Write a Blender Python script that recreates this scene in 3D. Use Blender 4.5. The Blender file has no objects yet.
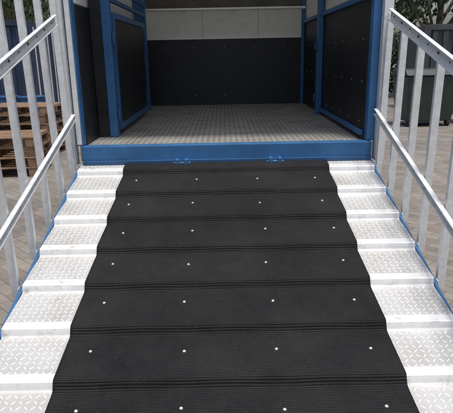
import bpy, bmesh, math, random
from mathutils import Vector, Matrix, Euler
random.seed(7)
S=bpy.context.scene
col=S.collection
R=math.radians

# ------------------------------------------------------------ materials
def newmat(name):
    m=bpy.data.materials.new(name); m.use_nodes=True
    return m, m.node_tree.nodes, m.node_tree.links, m.node_tree.nodes['Principled BSDF']
def simple(name,c,rough=0.6,metal=0.0,var=0.12,scale=6.0,bump=0.0,bscale=60,dirt=None,spec=0.5):
    m,N,L,b=newmat(name)
    tc=N.new('ShaderNodeTexCoord')
    n=N.new('ShaderNodeTexNoise'); n.inputs['Scale'].default_value=scale; n.inputs['Detail'].default_value=8; n.inputs['Roughness'].default_value=0.65
    L.new(tc.outputs['Object'],n.inputs['Vector'])
    r=N.new('ShaderNodeValToRGB')
    r.color_ramp.elements[0].position=0.3; r.color_ramp.elements[1].position=0.7
    r.color_ramp.elements[0].color=tuple(x*(1-var) for x in c)+(1,)
    r.color_ramp.elements[1].color=tuple(min(1,x*(1+var)) for x in c)+(1,)
    L.new(n.outputs['Fac'],r.inputs['Fac'])
    out=r.outputs['Color']
    if dirt:
        n2=N.new('ShaderNodeTexNoise'); n2.inputs['Scale'].default_value=dirt[1]; n2.inputs['Detail'].default_value=10; n2.inputs['Roughness'].default_value=0.75
        L.new(tc.outputs['Object'],n2.inputs['Vector'])
        r2=N.new('ShaderNodeValToRGB'); r2.color_ramp.elements[0].position=dirt[2]; r2.color_ramp.elements[1].position=dirt[2]+0.12
        L.new(n2.outputs['Fac'],r2.inputs['Fac'])
        mx=N.new('ShaderNodeMixRGB'); mx.inputs['Color2'].default_value=dirt[0]+(1,)
        L.new(r2.outputs['Color'],mx.inputs['Fac']); L.new(out,mx.inputs['Color1']); out=mx.outputs['Color']
    L.new(out,b.inputs['Base Color'])
    rr=N.new('ShaderNodeMapRange'); rr.inputs['To Min'].default_value=max(0.03,rough-0.1); rr.inputs['To Max'].default_value=min(1,rough+0.1)
    L.new(n.outputs['Fac'],rr.inputs['Value']); L.new(rr.outputs['Result'],b.inputs['Roughness'])
    b.inputs['Metallic'].default_value=metal
    b.inputs['Specular IOR Level'].default_value=spec
    if bump>0:
        n3=N.new('ShaderNodeTexNoise'); n3.inputs['Scale'].default_value=bscale; n3.inputs['Detail'].default_value=4
        L.new(tc.outputs['Object'],n3.inputs['Vector'])
        bp=N.new('ShaderNodeBump'); bp.inputs['Strength'].default_value=bump; bp.inputs['Distance'].default_value=0.004
        L.new(n3.outputs['Fac'],bp.inputs['Height']); L.new(bp.outputs['Normal'],b.inputs['Normal'])
    return m

def treadplate(name,base,rough,metal,cell=0.034,dirtc=(0.2,0.19,0.17),dirtlo=0.5,bumpd=0.004,contrast=0.25):
    m,N,L,b=newmat(name)
    tc=N.new('ShaderNodeTexCoord'); sp=N.new('ShaderNodeSeparateXYZ'); L.new(tc.outputs['Object'],sp.inputs[0])
    def M(op,a,c=None,d=None):
        n=N.new('ShaderNodeMath'); n.operation=op
        for i,v in enumerate((a,c,d)):
            if v is None: continue
            if isinstance(v,(int,float)): n.inputs[i].default_value=v
            else: L.new(v,n.inputs[i])
        return n.outputs[0]
    x=M('MULTIPLY',sp.outputs['X'],1/cell); y=M('MULTIPLY',sp.outputs['Y'],1/cell)
    ix=M('FLOOR',x); iy=M('FLOOR',y)
    fx=M('SUBTRACT',M('SUBTRACT',x,ix),0.5); fy=M('SUBTRACT',M('SUBTRACT',y,iy),0.5)
    par=M('FLOORED_MODULO',M('ADD',ix,iy),2.0)
    a=M('ADD',fx,fy); c=M('SUBTRACT',fx,fy)
    one=M('SUBTRACT',1.0,par)
    lo=M('ADD',M('MULTIPLY',a,one),M('MULTIPLY',c,par))
    sh=M('ADD',M('MULTIPLY',c,one),M('MULTIPLY',a,par))
    d=M('ADD',M('POWER',M('ABSOLUTE',M('DIVIDE',lo,0.72)),2.0),M('POWER',M('ABSOLUTE',M('DIVIDE',sh,0.24)),2.0))
    mr=N.new('ShaderNodeMapRange'); mr.interpolation_type='SMOOTHSTEP'
    mr.inputs['From Min'].default_value=1.1; mr.inputs['From Max'].default_value=0.35
    L.new(d,mr.inputs['Value'])
    n=N.new('ShaderNodeTexNoise'); n.inputs['Scale'].default_value=3; n.inputs['Detail'].default_value=10; n.inputs['Roughness'].default_value=0.7
    L.new(tc.outputs['Object'],n.inputs['Vector'])
    r=N.new('ShaderNodeValToRGB'); r.color_ramp.elements[0].position=dirtlo-0.12; r.color_ramp.elements[1].position=dirtlo+0.22
    r.color_ramp.elements[0].color=base+(1,); r.color_ramp.elements[1].color=dirtc+(1,)
    L.new(n.outputs['Fac'],r.inputs['Fac'])
    mx=N.new('ShaderNodeMixRGB'); L.new(mr.outputs['Result'],mx.inputs['Fac'])
    dk=N.new('ShaderNodeMixRGB'); dk.blend_type='MULTIPLY'; dk.inputs['Fac'].default_value=1; k=1-contrast
    dk.inputs['Color2'].default_value=(k,k,k,1); L.new(r.outputs['Color'],dk.inputs['Color1'])
    L.new(dk.outputs['Color'],mx.inputs['Color1'])
    hi=N.new('ShaderNodeMixRGB'); hi.inputs['Fac'].default_value=0.5; hi.inputs['Color2'].default_value=base+(1,); L.new(r.outputs['Color'],hi.inputs['Color1'])
    L.new(hi.outputs['Color'],mx.inputs['Color2'])
    L.new(mx.outputs['Color'],b.inputs['Base Color'])
    b.inputs['Metallic'].default_value=metal
    ro=N.new('ShaderNodeMapRange'); ro.inputs['To Min'].default_value=rough-0.1; ro.inputs['To Max'].default_value=rough+0.2
    L.new(n.outputs['Fac'],ro.inputs['Value']); L.new(ro.outputs['Result'],b.inputs['Roughness'])
    bp=N.new('ShaderNodeBump'); bp.inputs['Strength'].default_value=0.9; bp.inputs['Distance'].default_value=bumpd
    L.new(mr.outputs['Result'],bp.inputs['Height']); L.new(bp.outputs['Normal'],b.inputs['Normal'])
    return m

def rubber():
    m,N,L,b=newmat('ribbed_rubber')
    tc=N.new('ShaderNodeTexCoord'); uv=N.new('ShaderNodeUVMap'); uv.uv_map='UVMap'
    sp=N.new('ShaderNodeSeparateXYZ'); L.new(uv.outputs[0],sp.inputs[0])
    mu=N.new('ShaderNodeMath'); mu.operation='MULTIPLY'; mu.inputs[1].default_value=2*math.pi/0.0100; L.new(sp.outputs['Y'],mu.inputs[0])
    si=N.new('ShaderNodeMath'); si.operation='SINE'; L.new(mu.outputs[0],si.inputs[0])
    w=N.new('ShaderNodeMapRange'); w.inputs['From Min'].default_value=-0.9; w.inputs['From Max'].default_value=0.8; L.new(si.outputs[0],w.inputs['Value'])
    n=N.new('ShaderNodeTexNoise'); n.inputs['Scale'].default_value=2.2; n.inputs['Detail'].default_value=12; n.inputs['Roughness'].default_value=0.75
    L.new(tc.outputs['Object'],n.inputs['Vector'])
    n2=N.new('ShaderNodeTexNoise'); n2.inputs['Scale'].default_value=140; n2.inputs['Detail'].default_value=3
    L.new(tc.outputs['Object'],n2.inputs['Vector'])
    r=N.new('ShaderNodeValToRGB'); r.color_ramp.elements[0].position=0.32; r.color_ramp.elements[1].position=0.72
    r.color_ramp.elements[0].color=(0.011,0.0112,0.0135,1); r.color_ramp.elements[1].color=(0.035,0.0345,0.036,1)
    L.new(n.outputs['Fac'],r.inputs['Fac'])
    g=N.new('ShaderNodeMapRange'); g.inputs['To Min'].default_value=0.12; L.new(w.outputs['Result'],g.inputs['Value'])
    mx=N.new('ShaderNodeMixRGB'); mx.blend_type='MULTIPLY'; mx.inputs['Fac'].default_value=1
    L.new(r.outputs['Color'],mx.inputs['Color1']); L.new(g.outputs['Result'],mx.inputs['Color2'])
    r3=N.new('ShaderNodeValToRGB'); r3.color_ramp.elements[0].position=0.60; r3.color_ramp.elements[1].position=0.74
    L.new(n2.outputs['Fac'],r3.inputs['Fac'])
    mm=N.new('ShaderNodeMath'); mm.operation='MULTIPLY'; mm.inputs[1].default_value=0.22; L.new(r3.outputs['Color'],mm.inputs[0])
    m3=N.new('ShaderNodeMixRGB'); m3.inputs['Color2'].default_value=(0.12,0.115,0.11,1)
    L.new(mm.outputs[0],m3.inputs['Fac']); L.new(mx.outputs['Color'],m3.inputs['Color1'])
    L.new(m3.outputs['Color'],b.inputs['Base Color'])
    b.inputs['Roughness'].default_value=0.8; b.inputs['Specular IOR Level'].default_value=0.2
    bp=N.new('ShaderNodeBump'); bp.inputs['Strength'].default_value=0.6; bp.inputs['Distance'].default_value=0.0025
    L.new(w.outputs['Result'],bp.inputs['Height']); L.new(bp.outputs['Normal'],b.inputs['Normal'])
    return m

def paving():
    m,N,L,b=newmat('block_paving')
    tc=N.new('ShaderNodeTexCoord'); mp=N.new('ShaderNodeMapping'); mp.inputs['Rotation'].default_value=(0,0,R(45))
    L.new(tc.outputs['Object'],mp.inputs['Vector'])
    br=N.new('ShaderNodeTexBrick'); br.inputs['Scale'].default_value=1.0; br.inputs['Brick Width'].default_value=0.2; br.inputs['Row Height'].default_value=0.1
    br.inputs['Mortar Size'].default_value=0.004; br.inputs['Mortar Smooth'].default_value=0.4; br.inputs['Color1'].default_value=(0.19,0.165,0.145,1); br.inputs['Color2'].default_value=(0.255,0.235,0.21,1); br.inputs['Mortar'].default_value=(0.12,0.11,0.10,1)
    L.new(mp.outputs['Vector'],br.inputs['Vector'])
    n=N.new('ShaderNodeTexNoise'); n.inputs['Scale'].default_value=0.9; n.inputs['Detail'].default_value=10; n.inputs['Roughness'].default_value=0.7
    L.new(tc.outputs['Object'],n.inputs['Vector'])
    r=N.new('ShaderNodeValToRGB'); r.color_ramp.elements[0].position=0.3; r.color_ramp.elements[0].color=(0.5,0.5,0.5,1); r.color_ramp.elements[1].position=0.7; r.color_ramp.elements[1].color=(1.15,1.13,1.1,1)
    L.new(n.outputs['Fac'],r.inputs['Fac'])
    mx=N.new('ShaderNodeMixRGB'); mx.blend_type='MULTIPLY'; mx.inputs['Fac'].default_value=1
    L.new(br.outputs['Color'],mx.inputs['Color1']); L.new(r.outputs['Color'],mx.inputs['Color2'])
    L.new(mx.outputs['Color'],b.inputs['Base Color']); b.inputs['Roughness'].default_value=0.9
    bp=N.new('ShaderNodeBump'); bp.inputs['Strength'].default_value=0.5; bp.inputs['Distance'].default_value=0.004; bp.invert=True
    L.new(br.outputs['Fac'],bp.inputs['Height']); L.new(bp.outputs['Normal'],b.inputs['Normal'])
    return m

def translucent(name,c):
    m,N,L,b=newmat(name)
    n=N.new('ShaderNodeTexNoise'); n.inputs['Scale'].default_value=3
    r=N.new('ShaderNodeValToRGB'); r.color_ramp.elements[0].color=tuple(x*.9 for x in c)+(1,); r.color_ramp.elements[1].color=c+(1,)
    L.new(n.outputs['Fac'],r.inputs['Fac'])
    t=N.new('ShaderNodeBsdfTranslucent'); L.new(r.outputs['Color'],t.inputs['Color']); L.new(r.outputs['Color'],b.inputs['Base Color'])
    mx=N.new('ShaderNodeMixShader'); mx.inputs['Fac'].default_value=0.5
    L.new(b.outputs[0],mx.inputs[1]); L.new(t.outputs[0],mx.inputs[2]); L.new(mx.outputs[0],N['Material Output'].inputs['Surface'])
    return m

BLUE=simple('blue_paint',(0.030,0.125,0.29),0.42,0,0.2,5,0.15,80,dirt=((0.12,0.14,0.17),11,0.58))
BLUE2=simple('blue_paint_dark',(0.02,0.08,0.19),0.45,0,0.2,5,dirt=((0.08,0.09,0.1),7,0.6))
GALV=simple('galvanised_steel',(0.76,0.77,0.765),0.42,0.35,0.13,22,0.25,90,dirt=((0.55,0.54,0.51),14,0.60))
ALU=simple('smooth_aluminium',(0.78,0.78,0.77),0.42,0.25,0.08,14,0.1,60,dirt=((0.5,0.48,0.44),9,0.55))
TREAD=treadplate('aluminium_tread_plate',(0.80,0.80,0.785),0.40,0.2,0.034,(0.50,0.48,0.44),0.54,0.003,0.34)
FLOORM=treadplate('tread_plate_floor',(0.68,0.67,0.64),0.42,0.4,0.05,(0.34,0.31,0.27),0.46,0.004,0.45)
RUB=rubber()
BLACK=simple('black_kickboard',(0.012,0.012,0.013),0.45,0,0.4,8,0.4,120,dirt=((0.05,0.048,0.045),9,0.60))
BLACKS=simple('dark_steel',(0.02,0.02,0.022),0.5,0.2)
WALLW=simple('white_panel',(0.76,0.74,0.68),0.5,0,0.05,2,dirt=((0.56,0.53,0.46),5,0.60))
ROOF=translucent('translucent_roof',(0.8,0.81,0.79))
STUD=simple('stud_steel',(0.8,0.8,0.78),0.35,0.4)
WOOD=simple('pallet_wood',(0.24,0.15,0.09),0.85,0,0.45,7,0.3,60)
TYRE=simple('tyre_rubber',(0.02,0.02,0.02),0.8)
GLASS=simple('dark_glass',(0.02,0.025,0.03),0.08,0,0.1)
WHITEP=simple('white_paint',(0.70,0.71,0.71),0.35,0,0.04)
SILV=simple('silver_paint',(0.35,0.36,0.38),0.3,0.4,0.04)
BRICK,Nn,Ll,Bb=newmat('brickwork')
_b=Nn.new('ShaderNodeTexBrick'); _t=Nn.new('ShaderNodeTexCoord'); _m=Nn.new('ShaderNodeMapping'); _m.inputs['Rotation'].default_value=(R(90),0,0)
Ll.new(_t.outputs['Object'],_m.inputs['Vector']); Ll.new(_m.outputs['Vector'],_b.inputs['Vector'])
_b.inputs['Scale'].default_value=1; _b.inputs['Brick Width'].default_value=0.22; _b.inputs['Row Height'].default_value=0.075; _b.inputs['Mortar Size'].default_value=0.008
_b.inputs['Color1'].default_value=(0.27,0.13,0.09,1); _b.inputs['Color2'].default_value=(0.2,0.1,0.075,1); _b.inputs['Mortar'].default_value=(0.3,0.28,0.25,1)
Ll.new(_b.outputs['Color'],Bb.inputs['Base Color']); Bb.inputs['Roughness'].default_value=0.9
CLAD=simple('grey_cladding',(0.42,0.44,0.46),0.5,0.1,0.06,1)
BARK=simple('bark',(0.10,0.075,0.05),0.9,0,0.3,12,0.6,30)
LEAF=simple('foliage',(0.05,0.085,0.03),0.6,0,0.5,1.3)
LEAF2=simple('foliage_dark',(0.032,0.055,0.024),0.6,0,0.5,1.3)
REDL=simple('red_lamp',(0.4,0.02,0.02),0.3)
BINM=simple('dark_green_plastic',(0.02,0.035,0.028),0.5,0,0.2)
DRUM=simple('drum_blue',(0.02,0.07,0.18),0.4,0,0.2)

# ------------------------------------------------------------ helpers
def empty(name,loc=(0,0,0),rotz=0):
    e=bpy.data.objects.new(name,None); e.location=loc; e.rotation_euler=(0,0,rotz); col.objects.link(e); return e
def link(name,me,mats,parent=None,bevel=0,smooth=False):
    for m in (mats if isinstance(mats,(list,tuple)) else [mats]): me.materials.append(m)
    o=bpy.data.objects.new(name,me); col.objects.link(o)
    if parent: o.parent=parent
    if bevel:
        b=o.modifiers.new('bev','BEVEL'); b.width=bevel; b.segments=2; b.limit_method='ANGLE'
    if smooth:
        for p in me.polygons: p.use_smooth=True
    return o
def addbox(bm,c,s,rot=None):
    r=bmesh.ops.create_cube(bm,size=1)
    M=Matrix.Translation(c)@(rot.to_matrix().to_4x4() if rot else Matrix.Identity(4))@Matrix.Diagonal((s[0],s[1],s[2],1))
    bmesh.ops.transform(bm,matrix=M,verts=r['verts']); return r['verts']
def addcyl(bm,p0,p1,r,seg=16,r2=None):
    p0=Vector(p0);p1=Vector(p1);d=p1-p0
    q=bmesh.ops.create_cone(bm,cap_ends=True,segments=seg,radius1=r,radius2=r if r2 is None else r2,depth=d.length)
    M=Matrix.Translation((p0+p1)/2)@d.to_track_quat('Z','Y').to_matrix().to_4x4()
    bmesh.ops.transform(bm,matrix=M,verts=q['verts']); return q['verts']
def fin(bm,name,mats,parent=None,bevel=0,smooth=False):
    me=bpy.data.meshes.new(name); bm.to_mesh(me); bm.free()
    return link(name,me,mats,parent,bevel,smooth)
def boxes(name,lst,mat,parent=None,bevel=0.003):
    bm=bmesh.new()
    for it in lst: addbox(bm,*it)
    return fin(bm,name,mat,parent,bevel)
def bb(x0,x1,y0,y1,z0,z1): return (((x0+x1)/2,(y0+y1)/2,(z0+z1)/2),(x1-x0,y1-y0,z1-z0))

# ------------------------------------------------------------ ground
bm=bmesh.new(); vs=[bm.verts.new(p) for p in ((-300,-100,0),(300,-100,0),(300,500,0),(-300,500,0))]; bm.faces.new(vs)
fin(bm,'ground',paving())

# ------------------------------------------------------------ ramp geometry
RA=R(16.33); CY,CZ=math.cos(RA),math.sin(RA)
TOP=Vector((0,4.27,0.774)); DIR=Vector((0,-CY,-CZ)); NRM=Vector((0,-CZ,CY))
LEN=2.74; SP=0.347; S0=0.13; AMP=0.040
def rp(x,s,h): return TOP+DIR*s+NRM*h+Vector((x,0,0))
def sm(t): t=max(0,min(1,t)); return t*t*(3-2*t)
def prof(s,soft=0.035):
    k=((s-S0)/SP)%1.0; d=k*SP
    if d<soft: return AMP*(1-sm(d/soft))
    return AMP*((d-soft)/(SP-soft))
ramp=empty('loading_ramp')
def ramp_strip(name,x0,x1):
    pts=set([0.0,LEN])
    n=-1
    while S0+n*SP<LEN:
        b=S0+n*SP
        for d in (-0.05,-0.004,0.0,0.006,0.015,0.025,0.035):
            v=b+d
            if 0<v<LEN: pts.add(round(v,4))
        n+=1
    ss=sorted(pts)
    bm=bmesh.new(); rows=[]
    for s in ss:
        rows.append([bm.verts.new(rp(x,s,prof(s))) for x in (x0,x1)])
    for i in range(len(rows)-1):
        f=bm.faces.new((rows[i][0],rows[i+1][0],rows[i+1][1],rows[i][1]))
        mid=(ss[i]+ss[i+1])/2; d=((mid-S0)/SP)%1.0*SP
        f.material_index=1 if (d<0.035 or d>SP-0.05) else 0
    bm.normal_update()
    o=fin(bm,name,[TREAD,ALU],ramp)
    so=o.modifiers.new('s','SOLIDIFY'); so.thickness=0.004; so.offset=-1
    return o
ramp_strip('tread_plate_left',-1.204,-0.62); ramp_strip('tread_plate_centre',-0.618,0.618); ramp_strip('tread_plate_right',0.62,1.204)
def slopebox(bm,x0,x1,s0,s1,h0,h1):
    c=rp((x0+x1)/2,(s0+s1)/2,(h0+h1)/2)
    addbox(bm,c,(x1-x0,s1-s0,h1-h0),Euler((RA,0,0)))
bm=bmesh.new()
for sx in (-1,1):
    x0,x1=sorted((sx*1.207,sx*1.226)); slopebox(bm,x0,x1,-0.02,LEN,-0.07,0.012)
fin(bm,'side_channels',BLUE,ramp,0.003)
bm=bmesh.new()
for i in range(7): slopebox(bm,-1.202,1.202,0.17+i*SP,0.21+i*SP,-0.06,-0.008)
fin(bm,'cross_members',GALV,ramp,0.002)
bm=bmesh.new()
for i in range(8):
    s=S0+i*SP-0.025
    if s<0 or s>LEN: continue
    for x in (-1.15,-0.92,0.92,1.15):
        p=rp(x,s,prof(s)); addcyl(bm,p,p+NRM*0.003,0.006,10)
fin(bm,'rivets',GALV,ramp)

# ------------------------------------------------------------ rubber mat
mat=empty('rubber_mat')
NX=80; NS=int(LEN/0.006)
SOFT=0.045
def mprof(s): return (prof(s-0.009,SOFT)+prof(s+0.009,SOFT)+prof(s,SOFT)*2+prof(s-0.0045,SOFT)+prof(s+0.0045,SOFT))/6
studx=(-0.70,-0.235,0.245,0.71)
bm=bmesh.new(); uvl=bm.loops.layers.uv.new('UVMap'); rows=[]; SU={}
W=0.834
for j in range(NS+1):
    s=0.0+(LEN-0.01)*j/NS
    row=[]
    for i in range(NX+1):
        u=i/NX*2-1
        x=u*W+0.003*math.sin(s*2.3+1)
        sag=0.0025*math.cos(2*math.pi*(x-0.245)/0.475)+0.002*math.sin(x*3.3+1.1*math.sin(s*3))
        v=bm.verts.new(rp(x,s,mprof(s+sag)+0.013)); SU[v]=(x,s)
        row.append(v)
    rows.append(row)
for j in range(NS):
    for i in range(NX):
        f=bm.faces.new((rows[j][i],rows[j+1][i],rows[j+1][i+1],rows[j][i+1]))
        for l in f.loops: l[uvl].uv=SU[l.vert]
bm.normal_update()
o=fin(bm,'ribbed_sheet',RUB,mat,0,True)
so=o.modifiers.new('s','SOLIDIFY'); so.thickness=0.009; so.offset=-1
bm=bmesh.new()
for i in range(-1,8):
    s=S0+i*SP+0.165
    if s<0.02 or s>LEN-0.03: continue
    for x in studx:
        xx=x+random.uniform(-.014,.014); s2=s+random.uniform(-.014,.014)
        h=mprof(s2)+0.013; p=rp(xx,s2,h)
        addcyl(bm,p,p+NRM*0.005,0.0085,14,0.005)
fin(bm,'fixing_studs',STUD,mat,0)

# ------------------------------------------------------------ railings
def railing(sx,tall):
    e=empty('ramp_railing')
    X=sx*1.26
    bm=bmesh.new()
    n=8
    for i in range(n):
        s=0.10+i*0.355
        base=rp(X,s,-0.05)
        H=1.24 if not tall else (1.95 if i<7 else 1.5)
        rot=Euler((R(random.uniform(-.3,.3)),sx*R(1.0),0))
        up=rot.to_matrix()@Vector((0,0,1))
        c=base+up*(H/2)
        w=0.046
        addbox(bm,c,(w,0.006,H),rot)
        for q in (-1,1): addbox(bm,c+Vector((q*(w/2-0.003),0.0155,0)),(0.006,0.025,H),rot)
    fin(bm,'posts',GALV,e,0.0015)
    bm=bmesh.new()
    xi=X-sx*0.032
    def rail(h,hh,s0=-0.1,s1=LEN+0.1,th=0.008):
        slopebox(bm,min(xi,xi+sx*th),max(xi,xi+sx*th),s0,s1,h-hh/2,h+hh/2)
        for q in (-1,1):
            x0,x1=sorted((xi-sx*0.022,xi))
            slopebox(bm,x0,x1,s0,s1,h+q*(hh/2)-0.003-(0.003 if q>0 else -0.003),h+q*(hh/2)+0.003-(0.003 if q>0 else -0.003))
    HS=(1.17,0.41)
    rail(HS[0],0.075); rail(HS[1],0.05)
    fin(bm,'rails',GALV,e,0.0015)
    bm=bmesh.new()
    for h in HS:
        for i in range(16):
            s=0.0+i*0.1775
            p=rp(xi-sx*0.001,s,h); addcyl(bm,p,p-Vector((sx*0.003,0,0)),0.009 if i%2 else 0.005,12)
    fin(bm,'bolt_holes',BLACKS,e)
    bm=bmesh.new()
    for i in range(n):
        s=0.10+i*0.355
        p=rp(X-sx*0.027,s,-0.02); addbox(bm,p,(0.006,0.045,0.07))
        for dz in (-0.02,0.02):
            q=p+Vector((-sx*0.003,0,dz)); addcyl(bm,q,q-Vector((sx*0.006,0,0)),0.007,6)
    fin(bm,'base_brackets',GALV,e,0.001)
    return e
railing(-1,True); railing(1,False)

# ------------------------------------------------------------ trailer
F=0.944; YF=4.33; YB=7.90; T=empty('livestock_trailer')
IW=1.165
boxes('deck',[bb(-IW,IW,YF+0.03,YB,F-0.05,F)],FLOORM,T,0)
boxes('rear_beam',[bb(-1.19,1.215,YF-0.06,YF+0.028,F-0.135,F+0.006)],BLUE,T,0.008)
boxes('beam_lip',[bb(-1.185,1.21,YF-0.085,YF-0.062,F-0.150,F-0.115)],BLUE2,T,0.004)
lug=[]
for x in (-0.36,0.41):
    lug+=[bb(x-0.055,x-0.02,YF-0.125,YF-0.062,F-0.165,F-0.105),bb(x+0.02,x+0.055,YF-0.125,YF-0.062,F-0.165,F-0.105)]
boxes('hinge_lugs',lug,BLUE,T,0.005)
bm=bmesh.new()
for x in (-0.36,0.41): addcyl(bm,(x-0.07,YF-0.1,F-0.14),(x+0.07,YF-0.1,F-0.14),0.012)
fin(bm,'hinge_pins',BLUE2,T)
boxes('side_panels',[bb(-1.235,-1.195,YF+0.06,YB,F-0.14,3.25),bb(1.195,1.235,YF+0.06,YB,F-0.14,3.25)],WALLW,T)
boxes('front_wall',[bb(-1.235,1.235,YB,YB+0.05,F-0.14,3.25)],WALLW,T)
boxes('front_kickboard',[bb(-IW+0.012,IW-0.012,YB-0.022,YB-0.002,F+0.003,F+0.93)],BLACK,T)
boxes('side_kickboards',[bb(-1.193,-1.170,YF+0.07,YB-0.024,F+0.0,F+1.12),bb(1.170,1.193,YF+0.07,YB-0.024,F,F+1.12)],BLACK,T)
boxes('inner_upper_lining',[bb(-1.193,-1.180,YF+0.07,YB-0.002,F+1.13,3.2),bb(1.180,1.193,YF+0.07,YB-0.002,F+1.13,3.2)],WALLW,T)
boxes('roof',[bb(-1.2,1.2,YF+0.05,YB,3.25,3.262)],ROOF,T,0)
boxes('roof_bows',[bb(-1.17,1.17,y,y+0.04,3.19,3.245) for y in (4.9,5.6,6.3,7.0)],GALV,T)
boxes('door_header',[bb(-1.235,1.235,YF-0.02,YF+0.05,3.13,3.27)],BLUE,T)
boxes('corner_posts',[bb(-1.235,-1.175,YF-0.03,YF+0.06,F+0.008,3.12),bb(1.175,1.235,YF-0.03,YF+0.06,F+0.008,3.12)],BLUE,T,0.005)
boxes('door_channels',[bb(-1.31,-1.238,YF-0.10,YF+0.02,F-0.15,3.2),bb(1.238,1.31,YF-0.10,YF+0.02,F-0.15,3.2),
                       bb(-1.225,-1.185,YF-0.055,YF-0.033,F+0.02,3.1)],GALV,T,0.004)
boxes('interior_posts',[bb(1.10,1.165,6.35,6.45,F+0.002,3.2),bb(-1.165,-1.02,7.25,7.33,F+0.002,3.2),bb(-1.06,-0.985,4.80,4.89,F+0.002,3.2),
    bb(1.12,1.165,YB-0.08,YB-0.03,F+.002,3.2)],BLUE,T,0.005)
boxes('post_backing',[bb(-1.166,-1.063,4.825,4.865,F+0.002,3.2)],BLACK,T,0.003)
boxes('interior_rails',[bb(1.135,1.168,YF+0.07,6.345,F+1.12,F+1.165),bb(1.135,1.168,6.455,YB-0.09,F+1.12,F+1.165),
    bb(-1.05,-1.02,4.895,7.245,F+1.20,F+1.24),bb(1.135,1.168,YF+0.07,6.345,F+0.04,F+0.08),
    bb(1.13,1.168,YF+0.07,6.345,F+1.32,F+1.36),bb(-1.05,-1.02,4.895,7.245,F+1.33,F+1.37)],BLUE,T,0.004)
bm=bmesh.new()
addcyl(bm,(-1.16,YB-0.12,F+1.33),(1.16,YB-0.12,F+1.33),0.020)
for x in (-0.55,0.15,0.78): addcyl(bm,(x,YB-0.12,F+1.33),(x,YB-0.0,F+1.33),0.012)
fin(bm,'front_cross_rail',GALV,T,0,False)
# dark upper boarding above the light band
boxes('front_upper_boarding',[bb(-IW+0.012,IW-0.012,YB-0.018,YB-0.002,F+1.36,F+1.9)],simple('brown_board',(0.10,0.085,0.07),0.6,0,0.3,6),T)
boxes('kickboard_capping',[bb(-1.16,1.16,YB-0.03,YB-0.001,F+0.932,F+0.95)],GALV,T,0.003)
boxes('front_wall_joints',[bb(-0.3,-0.29,YB-0.006,YB+0.002,F+0.955,F+1.355),bb(0.5,0.51,YB-0.006,YB+0.002,F+0.955,F+1.355)],SILV,T,0)
boxes('latches',[bb(-0.983,-0.955,4.82,4.87,F+0.16,F+0.26),bb(-0.983,-0.955,4.82,4.87,F+0.82,F+0.92),bb(1.07,1.099,6.37,6.43,F+0.15,F+0.24),bb(1.07,1.099,6.37,6.43,F+0.75,F+0.84)],BLUE2,T,0.006)
gx0,gx1=-1.015,-0.975
gl=[bb(gx0,gx1,4.93,4.985,F+0.05,F+1.10),bb(gx0,gx1,6.75,6.805,F+0.05,F+1.10),
    bb(gx0,gx1,4.987,6.748,F+0.05,F+0.105),bb(gx0,gx1,4.987,6.748,F+1.045,F+1.10)]
boxes('gate_frame',gl,BLUE,T,0.004)
boxes('gate_panel',[bb(gx0+0.012,gx1-0.012,4.987,6.748,F+0.107,F+1.043)],BLACK,T,0)
bm=bmesh.new(); 
for z in (0.2,0.9): addcyl(bm,(-0.985,4.91,F+z-0.05),(-0.985,4.91,F+z+0.05),0.016)
addcyl(bm,(-0.96,6.70,F+0.3),(-0.96,6.70,F+0.98),0.010)
addcyl(bm,(-0.96,6.70,F+0.6),(-0.92,6.70,F+0.6),0.009)
fin(bm,'gate_hinges_and_bolt',BLUE2,T)
bm=bmesh.new()
for z in (F+0.14,F+0.48,F+0.82):
    for i in range(9):
        y=4.55+i*0.38+random.uniform(-.03,.03); addcyl(bm,(1.170,y,z),(1.167,y,z),0.005,8)
for z in (F+0.14,F+0.82):
    for i in range(5):
        x=-0.85+i*0.43; addcyl(bm,(x,YB-0.022,z),(x,YB-0.025,z),0.005,8)
fin(bm,'screw_heads',STUD,T)
boxes('chassis_rails',[bb(-0.5,-0.4,YF+0.04,YB+0.6,F-0.30,F-0.052),bb(0.4,0.5,YF+0.04,YB+0.6,F-0.30,F-0.052)],BLACKS,T)
for sx in (-1,1):
    for y in (6.0,7.0):
        bm=bmesh.new(); addcyl(bm,(sx*0.92,y,0.38),(sx*1.17,y,0.38),0.38,36); fin(bm,'tyre',TYRE,T,0.03)
        bm=bmesh.new(); addcyl(bm,(sx*1.171,y,0.38),(sx*1.185,y,0.38),0.2,24); addcyl(bm,(sx*1.186,y,0.38),(sx*1.22,y,0.38),0.07,16); fin(bm,'hub',GALV,T,0.005)
boxes('axle_frame',[bb(-0.9,0.9,5.95,6.05,0.33,0.43),bb(-0.9,0.9,6.95,7.05,0.33,0.43)],BLACKS,T)

# ------------------------------------------------------------ yard
def pallet_stack(name,loc,rz,n):
    e=empty(name,loc,rz)
    bm=bmesh.new()
    for k in range(n):
        z=k*0.146+0.001; dx=random.uniform(-.03,.03); dy=random.uniform(-.03,.03)
        for x in (-0.55,0,0.55): addbox(bm,(x*0.98+dx,dy,z+0.011),(0.1,0.8,0.022))
        for x in (-0.55,0,0.55):
            for y in (-0.35,0,0.35): addbox(bm,(x*0.98+dx,y+dy,z+0.061),(0.12,0.1,0.076))
        for x in (-0.55,0,0.55): addbox(bm,(x*0.98+dx,dy,z+0.110),(0.14,0.8,0.02))
        for y in (-0.35,-0.175,0,0.175,0.35): addbox(bm,(dx,y+dy,z+0.132),(1.2,0.11,0.02))
    fin(bm,'pallets',WOOD,e,0.003); return e
pallet_stack('pallet_stack',(-3.35,7.8,0),R(4),4)
pallet_stack('pallet_stack',(-3.6,9.4,0),R(-6),6)
pallet_stack('pallet_stack',(-4.9,8.3,0),R(80),5)
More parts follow.
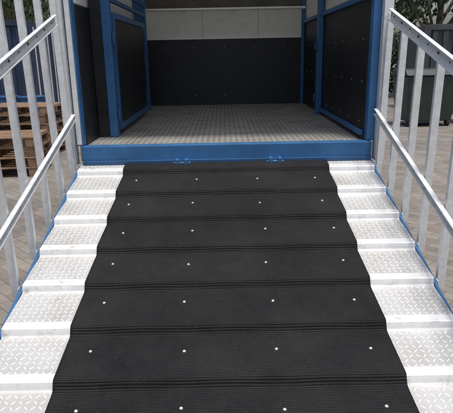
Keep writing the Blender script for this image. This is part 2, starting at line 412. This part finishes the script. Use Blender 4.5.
def drum(loc):
    e=empty('steel_drum',loc)
    bm=bmesh.new(); addcyl(bm,(0,0,0.01),(0,0,0.87),0.285,32)
    for z in (0.01,0.3,0.58,0.86): addcyl(bm,(0,0,z),(0,0,z+0.022),0.297,32)
    fin(bm,'body',DRUM,e,0.004)
    bm=bmesh.new(); addcyl(bm,(0.16,0,0.88),(0.16,0,0.895),0.035,12); addcyl(bm,(-0.18,0,0.88),(-0.18,0,0.89),0.02,12); fin(bm,'bungs',SILV,e)
for p in ((-4.1,11.3,0),(-4.75,11.5,0),(-5.4,11.2,0)): drum(p)
def bin_(loc,rz):
    e=empty('wheelie_bin',loc,rz)
    bm=bmesh.new(); v=addbox(bm,(0,0,0.62),(1.2,0.9,1.0))
    for q in v:
        if q.co.z<0.5: q.co.x*=0.86; q.co.y*=0.82
    fin(bm,'body',BINM,e,0.03)
    bm=bmesh.new(); v=addbox(bm,(0,0,1.2),(1.28,0.98,0.14))
    for q in v:
        if q.co.z>1.2: q.co.y*=0.7
    fin(bm,'lid',BINM,e,0.03)
    bm=bmesh.new()
    for x in (-0.45,0.45):
        for y in (-0.3,0.3): addcyl(bm,(x-0.03,y,0.08),(x+0.03,y,0.08),0.08,16)
    fin(bm,'wheels',TYRE,e)
    bm=bmesh.new(); addcyl(bm,(-0.66,0,0.95),(0.66,0,0.95),0.02,10); fin(bm,'handle',GALV,e)
bin_((4.6,12.2,0),R(5)); bin_((6.1,12.4,0),R(-4))

def container(loc,rz,L,Hh,m,name='shipping_container'):
    e=empty(name,loc,rz); Wd=2.44
    bm=bmesh.new()
    n=int(L/0.28)
    for side in (-1,1):
        for i in range(n):
            x=-L/2+0.15+(L-0.3)*(i+0.5)/n
            addbox(bm,(x,side*(Wd/2-0.03),Hh/2),((L-0.3)/n*0.5,0.03,Hh-0.3))
    addbox(bm,(0,0,Hh/2),(L-0.1,Wd-0.12,Hh-0.1))
    fin(bm,'corrugated_body',m,e,0.005)
    fl=[]
    for y in (-1,1):
        for z in (0.08,Hh-0.06): fl.append(((0,y*(Wd/2-0.04),z),(L-0.32,0.08,0.14)))
        for x in (-1,1): fl.append(((x*(L/2-0.08),y*(Wd/2-0.08),Hh/2),(0.16,0.17,Hh)))
    boxes('frame',fl,m,e)
    bm=bmesh.new()
    for y in (-0.9,-0.35,0.35,0.9): addcyl(bm,(L/2+0.0,y,0.15),(L/2+0.0,y,Hh-0.15),0.02)
    fin(bm,'lock_rods',GALV,e)
DB=simple('container_blue',(0.016,0.032,0.07),0.6,0,0.3,2,dirt=((0.05,0.045,0.04),3,0.6))
DG=simple('container_grey',(0.055,0.06,0.065),0.6,0,0.3,2,dirt=((0.10,0.085,0.07),3,0.6))
container((-8.0,15,0),R(3),6.06,2.59,DB)
container((8.3,15.2,0),R(-3),6.06,2.3,DG)

def vehicle_van(loc,rz,paint):
    e=empty('parked_van',loc,rz)
    P=[(-2.6,0.4),(-2.6,2.25),(-2.45,2.4),(0.9,2.4),(1.35,2.25),(1.95,1.35),(2.6,1.1),(2.7,0.75),(2.65,0.4)]
    bm=bmesh.new(); a=[bm.verts.new((x,-0.98,z)) for x,z in P]; b=[bm.verts.new((x,0.98,z)) for x,z in P]
    bm.faces.new(a); bm.faces.new(b[::-1])
    for i in range(len(P)): j=(i+1)%len(P); bm.faces.new((a[j],a[i],b[i],b[j]))
    bmesh.ops.recalc_face_normals(bm,faces=bm.faces); fin(bm,'body',paint,e,0.07)
    bm=bmesh.new()
    for y in (-0.985,0.985):
        q=[bm.verts.new((x,y,z)) for x,z in ((0.35,1.4),(1.72,1.4),(1.22,2.1),(0.35,2.1))]; bm.faces.new(q)
    q=[bm.verts.new(p) for p in ((1.965,-0.8,1.42),(1.965,0.8,1.42),(1.43,0.75,2.2),(1.43,-0.75,2.2))]; bm.faces.new(q)
    for y0,y1 in ((-0.75,-0.06),(0.06,0.75)):
        q=[bm.verts.new(p) for p in ((-2.606,y0,1.4),(-2.606,y1,1.4),(-2.606,y1,2.05),(-2.606,y0,2.05))]; bm.faces.new(q)
    fin(bm,'windows',GLASS,e)
    for x in (-1.65,1.75):
        for y in (-0.86,0.86):
            bm=bmesh.new(); addcyl(bm,(x,y-0.13,0.34),(x,y+0.13,0.34),0.34,28); fin(bm,'tyre',TYRE,e,0.03)
            bm=bmesh.new(); s=1 if y>0 else -1; addcyl(bm,(x,y+s*0.131,0.34),(x,y+s*0.145,0.34),0.2,20); fin(bm,'hub',SILV,e)
    boxes('rear_lamps',[((-2.61,-0.88,1.1),(0.03,0.12,0.5)),((-2.61,0.88,1.1),(0.03,0.12,0.5))],REDL,e)
    boxes('bumpers',[((-2.66,0,0.5),(0.12,1.9,0.22)),((2.7,0,0.5),(0.12,1.9,0.25))],BLACKS,e,0.03)
vehicle_van((-5.5,21,0),R(10),WHITEP)

W_=empty('workshop_building',(-6,36,0))
boxes('brick_walls',[bb(-16,16,0,12,0,1.2)],BRICK,W_,0)
bm=bmesh.new()
for i in range(100): addbox(bm,(-16+32*(i+0.5)/100,-0.02,3.1),(0.16,0.05,3.78))
addbox(bm,(0,6,3.1),(32,11.96,3.8)); fin(bm,'cladding',CLAD,W_,0)
bm=bmesh.new(); a=[bm.verts.new(p) for p in ((-16.4,-0.4,5.0),(16.4,-0.4,5.0),(16.4,6,6.6),(-16.4,6,6.6),(16.4,12.4,5.0),(-16.4,12.4,5.0))]
bm.faces.new((a[0],a[1],a[2],a[3])); bm.faces.new((a[3],a[2],a[4],a[5])); fin(bm,'roof',simple('roof_sheet',(0.16,0.165,0.17),0.6),W_)
boxes('roller_doors',[bb(x,x+3.6,-0.09,-0.05,0.01,3.6) for x in (-12,-4,10)],WHITEP,W_,0)
boxes('windows',[bb(x,x+1.6,-0.09,-0.05,2.0,3.0) for x in (2,5)],GLASS,W_,0)

def tree(loc,h,seed,leafm,n=3200):
    rnd=random.Random(seed); e=empty('broadleaf_tree',loc)
    bm=bmesh.new(); addcyl(bm,(0,0,0),(0.1,0.05,h*0.45),h*0.022,10,h*0.015)
    tips=[]
    for i in range(11):
        a=i*2.4+rnd.random(); z0=h*rnd.uniform(0.2,0.45); r=h*rnd.uniform(0.14,0.3); z1=h*rnd.uniform(0.34,0.9)
        t=(math.cos(a)*r,math.sin(a)*r,z1); addcyl(bm,(0.05,0.02,z0),t,h*0.009,7,h*0.003); tips.append(Vector(t))
    tips.append(Vector((0,0,h*0.95))); addcyl(bm,(0.1,0.05,h*0.44),(0,0,h*0.93),h*0.014,8,h*0.003)
    fin(bm,'trunk_and_limbs',BARK,e)
    bm=bmesh.new()
    cl=[(t,h*rnd.uniform(0.10,0.17)) for t in tips]+[(t+Vector((rnd.gauss(0,1),rnd.gauss(0,1),rnd.gauss(0,.7)))*h*0.09,h*rnd.uniform(0.06,0.12)) for t in tips for _ in (0,1)]
    for i in range(n):
        c,r=rnd.choice(cl); d=Vector((rnd.gauss(0,1),rnd.gauss(0,1),rnd.gauss(0,1))).normalized()*r*rnd.uniform(0.5,1.1)
        p=c+d; s=rnd.uniform(0.07,0.15)*h/7
        ro=Euler((rnd.uniform(0,6),rnd.uniform(0,6),rnd.uniform(0,6))).to_matrix()
        q=[bm.verts.new(p+ro@Vector(v)*s) for v in ((-1,0,0),(0,-.6,.1),(1.1,0,0),(0,.6,.1))]; bm.faces.new(q)
    fin(bm,'foliage',leafm,e)
for i,(x,y,h,m) in enumerate([(8.2,21,7.5,LEAF2),(11.5,22,7,LEAF),(15,21,7.5,LEAF2),(6.2,24,7,LEAF),(-12,27,9,LEAF2),(-9.5,25,7.5,LEAF),(-16,24,9,LEAF)]):
    tree((x,y,0),h,i+3,m)
bm=bmesh.new(); rnd=random.Random(5)
for i in range(14000):
    x=rnd.uniform(3.4,20); y=20.2+rnd.gauss(0,0.4); z=rnd.uniform(0.03,1.0)**0.8*(1.9+0.3*math.sin(x*2.1)+0.25*math.sin(x*5.3))
    s=rnd.uniform(0.05,0.12); ro=Euler((rnd.uniform(0,6),rnd.uniform(0,6),rnd.uniform(0,6))).to_matrix()
    q=[bm.verts.new(Vector((x,y,z))+ro@Vector(v)*s) for v in ((-1,0,0),(0,-.6,.1),(1.1,0,0),(0,.6,.1))]; bm.faces.new(q)
fin(bm,'hedge',LEAF2)

# ------------------------------------------------------------ light: high hazy sun
w=bpy.data.worlds.new('World'); S.world=w; w.use_nodes=True
N=w.node_tree.nodes; L=w.node_tree.links
sky=N.new('ShaderNodeTexSky'); sky.sky_type='NISHITA'; sky.sun_disc=False
EL=78; AZ=-25
sky.sun_elevation=R(EL); sky.sun_rotation=R(180+AZ); sky.air_density=1.0; sky.dust_density=4.0
L.new(sky.outputs[0],N['Background'].inputs['Color']); N['Background'].inputs['Strength'].default_value=0.14
ld=bpy.data.lights.new('sun','SUN'); ld.energy=3.3; ld.angle=R(8); ld.color=(1,0.965,0.91)
lo=bpy.data.objects.new('sun',ld); col.objects.link(lo); lo.rotation_euler=Euler((R(90-EL),0,R(-AZ)),'XYZ')

# ------------------------------------------------------------ camera
cd=bpy.data.cameras.new('camera'); cam=bpy.data.objects.new('camera',cd); col.objects.link(cam)
cd.sensor_width=36; cd.lens=36*520/453; cd.clip_end=1500; cd.clip_start=0.05
M=Matrix.Translation((0,0,1.66))@Matrix.Rotation(R(90-16.3),4,'X')@Matrix.Rotation(R(-1.1),4,'Z')
cam.matrix_world=M
S.camera=cam
S.view_settings.view_transform='Standard'; S.view_settings.look='None'; S.view_settings.exposure=0
